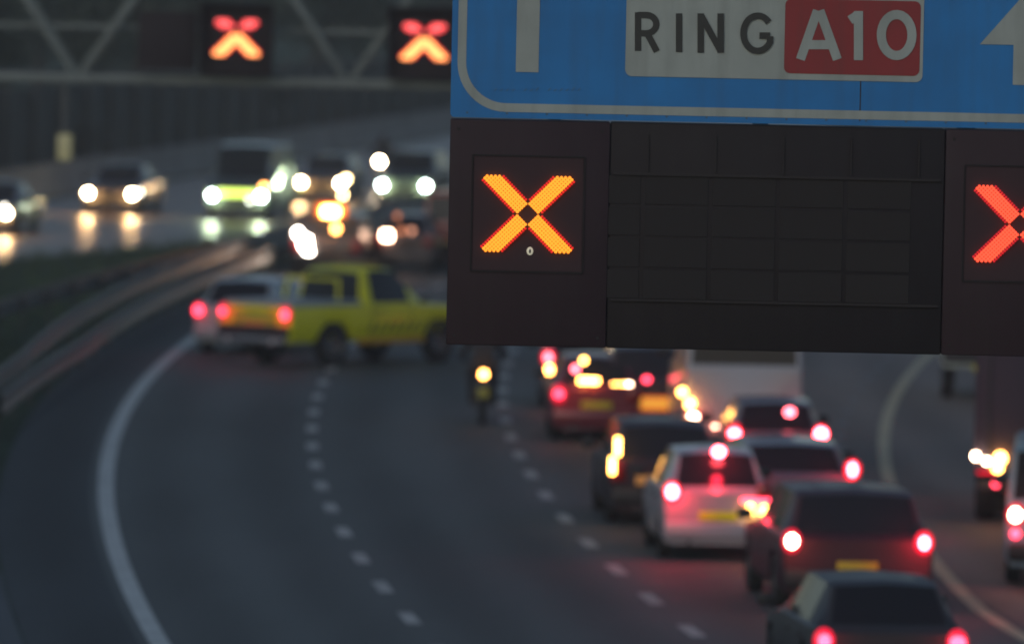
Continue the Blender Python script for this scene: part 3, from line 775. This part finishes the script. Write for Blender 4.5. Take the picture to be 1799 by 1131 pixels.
CREV = make_vehicle('car', 'car', 'wide silver estate with two lamps on each rear corner, half hidden by the SUV', Q, 'hatch', 4.7, 1.96, 1.28, paint('silver', (.15, .13, .165)), tail=('red', 'hot'), tail_z=.93, extra=[('reversing_light', .76, 'r', .66, .16, .06, .14, 'hot'), ('reversing_light', -.74, 'r', .80, .13, .06, .2, 'pink')])
p = at(1396, 824, .93); place(CREV, p.x, p.y, 4.7)
v = make_vehicle('car', 'car', 'dark wagon with an upright yellow lamp strip on its left rear edge', Q, 'suv', 4.2, 1.66, 1.48, paint('aubergine', (.040, .025, .035), .5, .15), tail=None, extra=[
    ('lamp_strip', -.70, 'r', 1.14, .075, .05, .26, 'yellow'), ('lamp_strip', -.775, 'r', .86, .075, .05, .24, 'yellow'), ('rear_patch', -.28, 'r', .66, .30, .02, .14, mat('orange reflection', (.5, .25, .06), .5, em=(1, .42, .12), es=.18))])  # faintly glowing orange patch stands in for a reflection on the bodywork
p = at(1176, 940, 0); place(v, (1176 - 900) / 122.0, 121.2, 4.2)
v = make_vehicle('car', 'car', 'small lilac-roofed car with a red high brake lamp, ahead of the silver estate', Q, 'hatch', 3.9, 1.62, 1.42, paint('lilac grey', (.17, .155, .185)), r=.3, tail=('hot', 'hot'), tail_z=.93, extra=[('brake_light', .21, -1.95 + .38, 1.24, .16, .1, .14, 'pink'), ('rear_patch', -.28, 'r', .72, .42, .02, .26, mat('tan panel', (.35, .25, .16), .6))])
p = at(1366, 763, .93); place(v, p.x, p.y, 3.9)
v = make_vehicle('van', 'van', 'tall pale grey box van with blank rear doors, beyond the queue of cars', Q, 'van', 5.2, 1.90, 2.95, paint('pale grey', (.42, .43, .46)), r=.34, zb=.3, tail=('peach', 'pink'), tail_z=.86, extra=[('side_marker', -.86, 'r', 1.10, .15, .08, .16, 'orange'), ('side_marker', -.99, 'r', 1.28, .13, .08, .13, 'orange')])
p = at(1306, 738, .86); place(v, p.x, p.y, 5.2); VANX = p
v = make_vehicle('van', 'van', 'dark low van with an orange-lit rear, left of the pale van', Q, 'suv', 4.4, 1.80, 1.62, paint('brown black', (.05, .03, .035)), tail=(None, None), extra=[
    ('lamp_cluster', -.66, 'r', .92, .16, .08, .14, 'orange'), ('lamp_cluster', -.54, 'r', .93, .14, .08, .13, 'orange'), ('lamp_cluster', -.42, 'r', .93, .13, .08, .14, 'peach'),
    ('rear_lit_band', .12, 'r', .60, 1.35, .02, .36, mat('orange lit band', (.5, .16, .02), .5, em=(1, .15, .02), es=.75)),  # emissive band and label imitate orange light falling on the van's rear
    ('rear_label', -.05, -2.275, .66, .62, .012, .17, mat('amber lit label', (.6, .35, .04), .5, em=(1, .38, .04), es=.8)),
    ('brake_light', -.12, 'r', 1.06, .13, .06, .10, 'redsoft')])
p = U(1148, 700, .75); place(v, p.x, p.y, 4.4)
v = make_vehicle('car', 'car', 'leftmost small red car of the queue with a broad yellow-orange brake bar', Q, 'hatch', 3.5, 1.56, 1.44, paint('dark red', (.16, .018, .035)), r=.28, tail=('redsoft', None), tail_z=.80, extra=[
    ('brake_bar', -.14, 'r', 1.03, .34, .05, .09, 'yellow'), ('brake_bar', -.02, -1.82, 1.04, .12, .05, .08, 'orange'), ('low_light', -.17, 'r', .40, .18, .06, .13, 'redsoft'), ('upper_light', -.36, -1.70, 1.22, .12, .06, .12, 'pink'), ('upper_light', -.22, -1.62, 1.36, .10, .06, .10, 'yellow')])
p = at(1048, 694, .80); place(v, p.x, p.y, 3.5)
v = make_vehicle('car', 'car', 'far dark car showing a pink and an orange lamp just under the signal boxes', Q, 'hatch', 4.0, 1.70, 1.46, paint('far dark', (.06, .05, .06)), tail=('pink', 'pink'), tail_z=.92, extra=[('indicator', -.68, 'r', .70, .13, .06, .16, 'orange')])
p = at(1032, 630, .92); place(v, p.x, p.y, 4.0)
v = make_vehicle('car', 'car', 'distant grey car high in the queue, between the red car and the box van', Q, 'sedan', 4.4, 1.76, 1.44, paint('far grey', (.12, .11, .13)), tail='redsoft')
p = P(166, 9.0); place(v, p.x, p.y, 4.4)
# right carriageway
G2 = 'vehicles on the entry road at the right edge'
v = make_vehicle('van', 'van', 'small white delivery van partly hidden behind the dark lorry', G2, 'van', 4.4, 1.75, 2.5, paint('cream white', (.52, .58, .52)), r=.3, zb=.62, tail=None)
p = U(1732, 706, 0); place(v, p.x, p.y, 4.4, yaw=-.07)
v = make_vehicle('van', 'van', 'pale blue van cut by the right picture edge with one orange-white tail lamp', G2, 'van', 5.0, 1.95, 1.95, paint('pale blue', (.20, .30, .36)), r=.34, zb=.28, tail=('peach', 'red'), tail_z=.97, extra=[('reflector', -.82, 'r', .72, .12, .06, .12, 'redsoft'), ('door_panel', .1, -2.515, .55, 1.2, .012, .3, mat('green panel', (.14, .20, .05), .6))])
p = at(1894, 908, .97); place(v, p.x, p.y, 5.0, yaw=-.07)

# dark lorry on the right
def lorry(label, L, Wd, H, m_box, tail_lamps, group, z0=1.0, cab=(.04, .04, .05)):
    t = empty('lorry', (0, 0, 0), 0, label, 'lorry', group)
    b = MB(); b.box((0, 0, (z0 + H) / 2), (Wd, L, H - z0), bev=.04); bd = b.build('cargo_box', m_box, t)
    b = MB()
    for x in (-.02, .02): b.box((x + (Wd / 4 - .02) * (1 if x > 0 else -1), -L / 2 - .012, (z0 + H) / 2), (Wd / 2 - .12, .03, H - z0 - .16), bev=.01)
    d = b.build('rear_door', m_box, t)
    b = MB()
    for x in (-.5, -.16, .16, .5): b.tube((x * Wd / 1.2, -L / 2 - .05, z0 + .1), (x * Wd / 1.2, -L / 2 - .05, H - .1), .02, n=8)
    b.build('lock_bar', m_dsteel, d)
    b = MB(); b.box((0, .2, z0 - .14), (.9, L - .4, .24)); b.build('chassis', m_black, t)
    b = MB(); b.box((0, -L / 2 + .1, .55), (Wd - .1, .12, .14), bev=.03)
    for s_ in (-1, 1): b.beam((s_ * .5, -L / 2 + .1, .6), (s_ * .5, -L / 2 + .3, z0 - .02), .08)
    b.build('bumper', m_black, t)
    b = MB(); b.box((0, L / 2 + 1.05, 1.75), (Wd * .96, 1.7, 2.3), bev=.18); c = b.build('cab', paint('cab' + label[:6], cab), t)
    b = MB(); b.box((0, L / 2 + 1.91, 2.25), (Wd * .82, .03, .8), bev=.01); b.build('windscreen', m_glass, c)
    for y in (-L / 2 + 1.1, -L / 2 + 2.3, L / 2 + 1.2):
        for s_ in (-1, 1): wheel(t, s_ * (Wd / 2 - .17), y, .48, .3, s_)
    for s_ in (-1, 1):
        b = MB(); b.box((s_ * (Wd / 2 - .2), -L / 2 + .07, .80), (.3, .06, .14), bev=.02); b.build('tail_light', m_lens, t)
        b = MB(); b.box((s_ * (Wd / 2 - .5), -L / 2 + .9, .35), (.5, .03, .5)); b.build('mud_flap', m_black, t)
    b = MB(); b.box((0, -L / 2 + .03, .56), (.5, .02, .12)); b.build('number_plate', m_plate, t)
    for (x, z, k, sz) in tail_lamps:
        b = MB(); b.ball((x, -L / 2 - .10, z), sz, (1, .6, 1), 12); b.build('marker_light', emat(k) if isinstance(k, str) else k, t)
    return t
v = lorry('dark navy box lorry with small orange lamps on its left rear corner', 6.5, 2.5, 3.6, mat('navy box', (.036, .030, .050), .7, noise=.15, nscale=.8),
          [(-1.22, 1.0, 'peach', .055), (-1.06, .93, 'peach', .05), (-.86, .98, 'orange', .085), (-.90, .84, 'yellow', .075), (-.92, .60, 'redsoft', .05)], G2, z0=.78)
p = U(1858, 925, 0); place(v, p.x, p.y, 6.5, yaw=-.068)

# recovery vehicles ahead of the pickup
RW = 'slow work vehicles ahead of the yellow pickup'
v = make_vehicle('van', 'van', 'brown-red van ahead of the pickup, cut by the blue sign edge', RW, 'van', 4.9, 1.90, 1.95, paint('brick red', (.34, .07, .04)), tail=('pink', None), tail_z=.75)
p = U(806, 472, 0); place(v, p.x, p.y, 4.9)
v = make_vehicle('car', 'car', 'dark brown car ahead of the pickup with a big peach lamp on its left', RW, 'hatch', 3.9, 1.50, 1.46, paint('umber', (.09, .065, .06)), tail=None, extra=[
    ('work_light', -.42, 'r', .92, .24, .10, .22, 'peach'), ('marker_light', -.22, -1.5, 1.40, .12, .06, .14, mat('ring marker', (.2, .1, .05), .4, em=(1, .3, .12), es=1.3)),
    ('marker_light', -.05, 'r', 1.05, .16, .06, .15, MATS['ring marker']), ('marker_light', .20, 'r', 1.05, .13, .06, .15, mat('ring marker pale', (.2, .1, .05), .4, em=(1, .42, .25), es=2.2))], plate=m_black)
p = U(708, 480, 0); place(v, p.x, p.y, 3.9)
v = make_vehicle('van', 'van', 'dark service van with an amber beacon and white work lamps, beyond the pickup', RW, 'van', 4.8, 1.80, 1.50, paint('van umber', (.07, .055, .05)), tail=None, extra=[
    ('work_light', -.52, 'r', .80, .24, .10, .26, 'work'), ('work_light', -.44, 'r', .58, .20, .10, .16, 'work'), ('work_light', -.70, 'r', 1.02, .17, .10, .19, 'work'),
    ('beacon_halo', .08, -2.1, 1.56, .74, .30, .40, mat('amber halo', (.5, .2, .02), .3, em=(1, .16, .0), es=1.1)), ('beacon', .08, -2.3, 1.56, .40, .14, .22, 'amber'), ('indicator', .24, 'r', 1.15, .17, .10, .18, 'orange')], plate=m_black)  # oversized glowing dome stands in for the orange halo round the beacon
p = U(572, 484, 0); place(v, p.x, p.y, 4.8)

# oncoming traffic
ON = 'oncoming cars with their headlamps on'
def oncoming(label, kind, L, Wd, H, col, pxc, pyc, hz, lamps, extra=(), name='car', r=.32):
    v = make_vehicle(name, name, label, ON, kind, L, Wd, H, paint('on %d' % pxc, col), r=r, lamps=lamps, extra=extra)
    p = U(pxc, pyc, hz); place(v, p.x, p.y, L, front=True); return v
oncoming('leftmost oncoming car, cut by the picture edge with one white headlamp visible', 'sedan', 4.5, 1.78, 1.42, (0.036, 0.036, 0.041), -30, 374, .62, ('white', 'white'), extra=[('fog_light', -.60, 'f', .78, .10, .06, .10, 'dimwhite')])
oncoming('oncoming car with two white headlamps, second from the left edge', 'sedan', 4.5, 1.80, 1.45, (0.041, 0.036, 0.041), 194, 341, .62, ('white', 'white'), extra=[('fog_light', -.86, 'f', .68, .12, .06, .12, 'dimwhite')])
oncoming('pale oncoming van with blue-white headlamps joined by a lime bar', 'van', 5.0, 1.95, 2.2, (0.068, 0.090, 0.095), 416, 345, .72, ('cold', 'cold'), name='van', extra=[
    ('front_bar', 0, 'f', .80, 1.10, .04, .17, 'lime'), ('indicator', -.80, 'f', 1.00, .14, .08, .14, 'orange'), ('fog_light', -.40, 'f', .60, .001 + .1, .05, .1, 'dimwhite')])
oncoming('oncoming car beyond the van, headlamps flanked by small amber lamps', 'hatch', 4.1, 1.72, 1.46, (0.045, 0.045, 0.045), 564, 322, .62, ('white', 'white'), extra=[('indicator', -.80, 'f', .76, .15, .06, .15, 'warm'), ('fog_light', -.70, 'f', .26, .13, .06, .13, 'warm'), ('fog_light', .60, 'f', .46, .13, .06, .13, 'lime')])
oncoming('oncoming grey car nearest the blue sign with cold blue-white headlamps', 'suv', 4.5, 1.86, 1.65, (0.059, 0.072, 0.081), 710, 327, .62, ('cold', 'cold'))

# ------------------------------------------------------------------ motorcycles
def figure(name, pts, edges, rad, m, label=None, cat=None, parent=None, sub=2):
    me = bpy.data.meshes.new(name); me.from_pydata(pts, edges, []); o = bpy.data.objects.new(name, me); C.objects.link(o)
    bpy.context.view_layer.objects.active = o
    md = o.modifiers.new('skin', 'SKIN')
    for i, v_ in enumerate(me.skin_vertices[0].data if me.skin_vertices else []): v_.radius = (rad[i], rad[i])
    o.modifiers.new('sub', 'SUBSURF').levels = sub; o.modifiers['sub'].render_levels = sub
    me.materials.append(m)
    if parent: o.parent = parent
    return tag(o, label, cat)
def motorcycle(label, rider_label, loc, rz, tail=None, headl=None):
    t = empty('motorcycle', loc, rz, label, 'motorcycle')
    for y in (-.72, .74):
        b = MB(); b.lathe([(.20, -.05), (.26, -.06), (.31, -.04), (.32, 0), (.31, .04), (.26, .06), (.20, .05)], (0, 0, 0), (1, 0, 0), 26); w = b.build('wheel', m_tyre, t); w.location = (0, y, .32)
        b = MB(); b.lathe([(.21, -.035), (.21, .035), (.18, .03), (.18, -.03), (.21, -.035)], (0, 0, 0), (1, 0, 0), 22); b.tube((-.07, 0, 0), (.07, 0, 0), .04, n=10)
        for k in range(6): a = PI * k / 3; b.beam((0, math.cos(a) * .03, math.sin(a) * .03), (0, math.cos(a) * .19, math.sin(a) * .19), .02, .02)
        b.build('rim', m_rim, w)
    b = MB(); b.box((0, .05, .48), (.30, .50, .34), bev=.07); b.tube((-.13, -.1, .30), (-.15, -.80, .40), .045, .055, 12); b.beam((.07, -.1, .4), (.07, -.72, .32), .05); b.build('engine', m_dsteel, t)
    b = MB(); b.ball((0, .22, .86), .5, (.38, .62, .30), 16); b.build('fuel_tank', paint('moto', (.05, .05, .06)), t)
    b = MB(); b.box((0, -.30, .82), (.30, .66, .10), bev=.045); b.box((0, -.62, .80), (.20, .34, .12), bev=.04); b.build('seat', m_black, t)
    b = MB(); b.box((0, -.98, .58), (.14, .03, .30), bev=.01); b.box((0, -.84, .70), (.12, .30, .03), bev=.01); b.build('mudguard', m_black, t)
    b = MB(); b.box((0, -1.0, .56), (.20, .015, .18), bev=.004); b.build('number_plate', mat('dull plate', (.35, .32, .05), .5), t)
    b = MB()
    for s_ in (-1, 1): b.beam((s_ * .09, .74, .32), (s_ * .09, .50, .98), .045)
    b.build('fork', m_chrome, t)
    b = MB(); b.tube((-.36, .36, 1.06), (0, .48, 1.02), .016, n=8); b.tube((.36, .36, 1.06), (0, .48, 1.02), .016, n=8); b.build('handlebar', m_dsteel, t)
    b = MB(); b.box((0, .62, .98), (.34, .16, .34), bev=.06); b.build('fairing', paint('moto', (.05, .05, .06)), t)
    for s_ in (-1, 1):
        b = MB(); b.box((s_ * .38, .42, 1.17), (.13, .03, .08), bev=.02); b.beam((s_ * .30, .40, 1.06), (s_ * .36, .42, 1.14), .015); b.build('mirror', m_black, t)
    b = MB(); b.ball((0, -.96, .88), .062, (1.1, .6, 1.1), 14); b.build('tail_light', emat(tail) if tail else m_lens_off, t)
    b = MB(); b.ball((0, .71, .92), .10, (1.1, .6, 1.0), 14); b.build('headlight', emat(headl) if headl else m_chrome, t)
    # rider: one continuous skinned body, seated, hands on the bars
    pts = [(0, -.30, .98), (0, -.26, 1.18), (0, -.16, 1.42), (0, -.08, 1.53), (0, -.03, 1.62), (0, .01, 1.72),
           (.20, -.12, 1.45), (.33, .06, 1.24), (.33, .30, 1.10), (.33, .39, 1.07), (-.20, -.12, 1.45), (-.33, .06, 1.24), (-.33, .30, 1.10), (-.33, .39, 1.07),
           (.14, -.26, .95), (.22, .14, .88), (.20, -.10, .46), (.20, -.08, .36), (.20, .08, .33), (-.14, -.26, .95), (-.22, .14, .88), (-.20, -.10, .46), (-.20, -.08, .36), (-.20, .08, .33)]
    ed = [(0, 1), (1, 2), (2, 3), (3, 4), (4, 5), (2, 6), (6, 7), (7, 8), (8, 9), (2, 10), (10, 11), (11, 12), (12, 13), (0, 14), (14, 15), (15, 16), (16, 17), (17, 18), (0, 19), (19, 20), (20, 21), (21, 22), (22, 23)]
    rad = [.165, .155, .18, .08, .075, .09, .085, .06, .045, .045, .085, .06, .045, .045, .12, .085, .06, .05, .05, .12, .085, .06, .05, .05]
    o = figure('person', pts, ed, rad, mat('dark riding suit', (.03, .03, .035), .8), rider_label, 'person')
    o.location = loc; o.rotation_euler.z = rz
    b = MB(); b.ball((0, .01, 1.70), .145, (.9, 1.08, 1.02), 18); h_ = b.build('helmet', mat('helmet', (.05, .05, .06), .3, coat=.5), o)
    b = MB(); b.ball((0, .05, 1.70), .132, (.92, 1.0, .55), 14); b.build('visor', m_glass, h_)
    return t
p = U(846, 748, 0)
motorcycle('motorcycle with an orange tail lamp riding alone in the empty middle lane', 'rider in dark suit and helmet on the lone motorcycle between the lane dashes', (p.x, p.y + 1.0, .012), head(p.y), tail='orange')
p = U(672, 284, .92)
motorcycle('distant oncoming motorcycle, highest white headlamp left of the blue sign', 'rider of the distant oncoming motorcycle, a faint dark shape', (p.x, p.y, .012), head(p.y) + PI, headl='white')

# ------------------------------------------------------------------ silver car and yellow pickup
v = make_vehicle('car', 'car', 'silver car half hidden behind the yellow pickup, its left tail lamp glowing pink', None, 'hatch', 4.2, 1.78, 1.50, paint('blue silver', (.30, .35, .38)), tail=('redsoft', 'redsoft'), tail_z=.86)
p = at(412, 548, .86); place(v, p.x, p.y, 4.2, yaw=head(p.y) - R_(14))
m_py = paint('safety yellow', (.80, .80, .006), .45, .3)
PL, PW, PH = 5.28, 1.82, 1.84
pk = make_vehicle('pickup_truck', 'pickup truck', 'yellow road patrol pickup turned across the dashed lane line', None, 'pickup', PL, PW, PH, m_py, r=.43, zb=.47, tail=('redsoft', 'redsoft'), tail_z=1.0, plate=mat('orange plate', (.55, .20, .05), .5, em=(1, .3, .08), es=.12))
b = MB()
for s_ in (-1, 1): b.box((s_ * (PW / 2 + .002), .25, .47), (.012, 2.0, .10), bev=.003)
b.build('reflective_stripe', mat('amber stripe', (.60, .34, .02), .45), pk)
b = MB()
for s_ in (-1, 1):
    for i in range(9):
        y0 = -.45 + i * .25
        x = s_ * (PW / 2 + .003); w_ = .09
        q = [(x, y0, .62), (x, y0 + w_, .62), (x, y0 + w_ + .16, .82), (x, y0 + .16, .82)]
        b.poly(q); b.poly([(a_ + s_ * .002, b_, c_) for a_, b_, c_ in q])
b.build('side_marking', mat('olive marking', (.26, .27, .03), .5), pk, 0)
b = MB(); b.box((0, -PL / 2 - .09, .50), (PW * .9, .10, .14), bev=.03); b.build('step_bumper', m_chrome, pk)
b = MB()
for s_ in (-1, 1): b.tube((s_ * .55, -PL / 2 - .145, .50), (s_ * .55, -PL / 2 - .10, .50), .055, n=14)
b.build('reflector', mat('round reflector', (.45, .46, .48), .4), pk)
b = MB()
for s_ in (-1, 1): b.tube((s_ * .68, -PL / 2 + 1.60, 1.06), (s_ * .62, -PL / 2 + 1.66, 1.62), .03, n=8)
b.tube((-.62, -PL / 2 + 1.66, 1.62), (.62, -PL / 2 + 1.66, 1.62), .03, n=8); b.build('roll_bar', m_py, pk)
b = MB(); b.box((0, -PL / 2 + 1.08, 1.17), (PW - .10, 2.02, .13), bev=.05); b.build('bed_cover', mat('pale bed cover', (.30, .36, .38), .5), pk)
b = MB(); b.box((0, -PL / 2 - .004, .92), (1.10, .02, .26), bev=.008); b.build('tailgate_panel', mat('olive tailgate', (.42, .46, .03), .5), pk)
b = MB(); b.box((0, -PL / 2 + 2.95, PH + .045), (1.05, .24, .09), bev=.035); b.build('beacon_bar', mat('unlit beacon', (.22, .12, .03), .3), pk)
b = MB()
for s_ in (-1, 1): b.box((s_ * (PW / 2 + .001), -PL / 2 + 2.36, .86), (.006, .012, .62)); b.box((s_ * (PW / 2 + .001), -PL / 2 + 3.50, .86), (.006, .012, .62))
b.build('door_gap', m_black, pk)
b = MB(); b.box((.70, PL / 2 - .02, .90), (.26, .12, .20), bev=.03); b.build('headlight', mat('lamp glass dim', (.5, .52, .52), .2, em=(1, 1, .9), es=.2), pk)
pr_ = U(446, 645, 0); pk.scale = (1.04, 1.04, 1.04)
th = R_(39)
pk.rotation_euler.z = -th
d = Vector((math.sin(th), math.cos(th), 0))
pk.location = Vector((pr_.x, pr_.y, .012)) + d * (PL / 2 * 1.04)

# ------------------------------------------------------------------ damp evening air
b = MB(); b.box((0, 1450, 12), (3020, 3120, 26)); hz = b.build('haze', bpy.data.materials.new('haze'), smooth=0)
tag(hz, kind='stuff')
hm = hz.data.materials[0]; hm.use_nodes = True; n = hm.node_tree; n.nodes.clear()
pv = n.nodes.new('ShaderNodeVolumePrincipled'); pv.inputs['Color'].default_value = (.86, .84, .80, 1); pv.inputs['Density'].default_value = .00062; pv.inputs['Anisotropy'].default_value = .5
om = n.nodes.new('ShaderNodeOutputMaterial'); n.links.new(pv.outputs[0], om.inputs['Volume'])
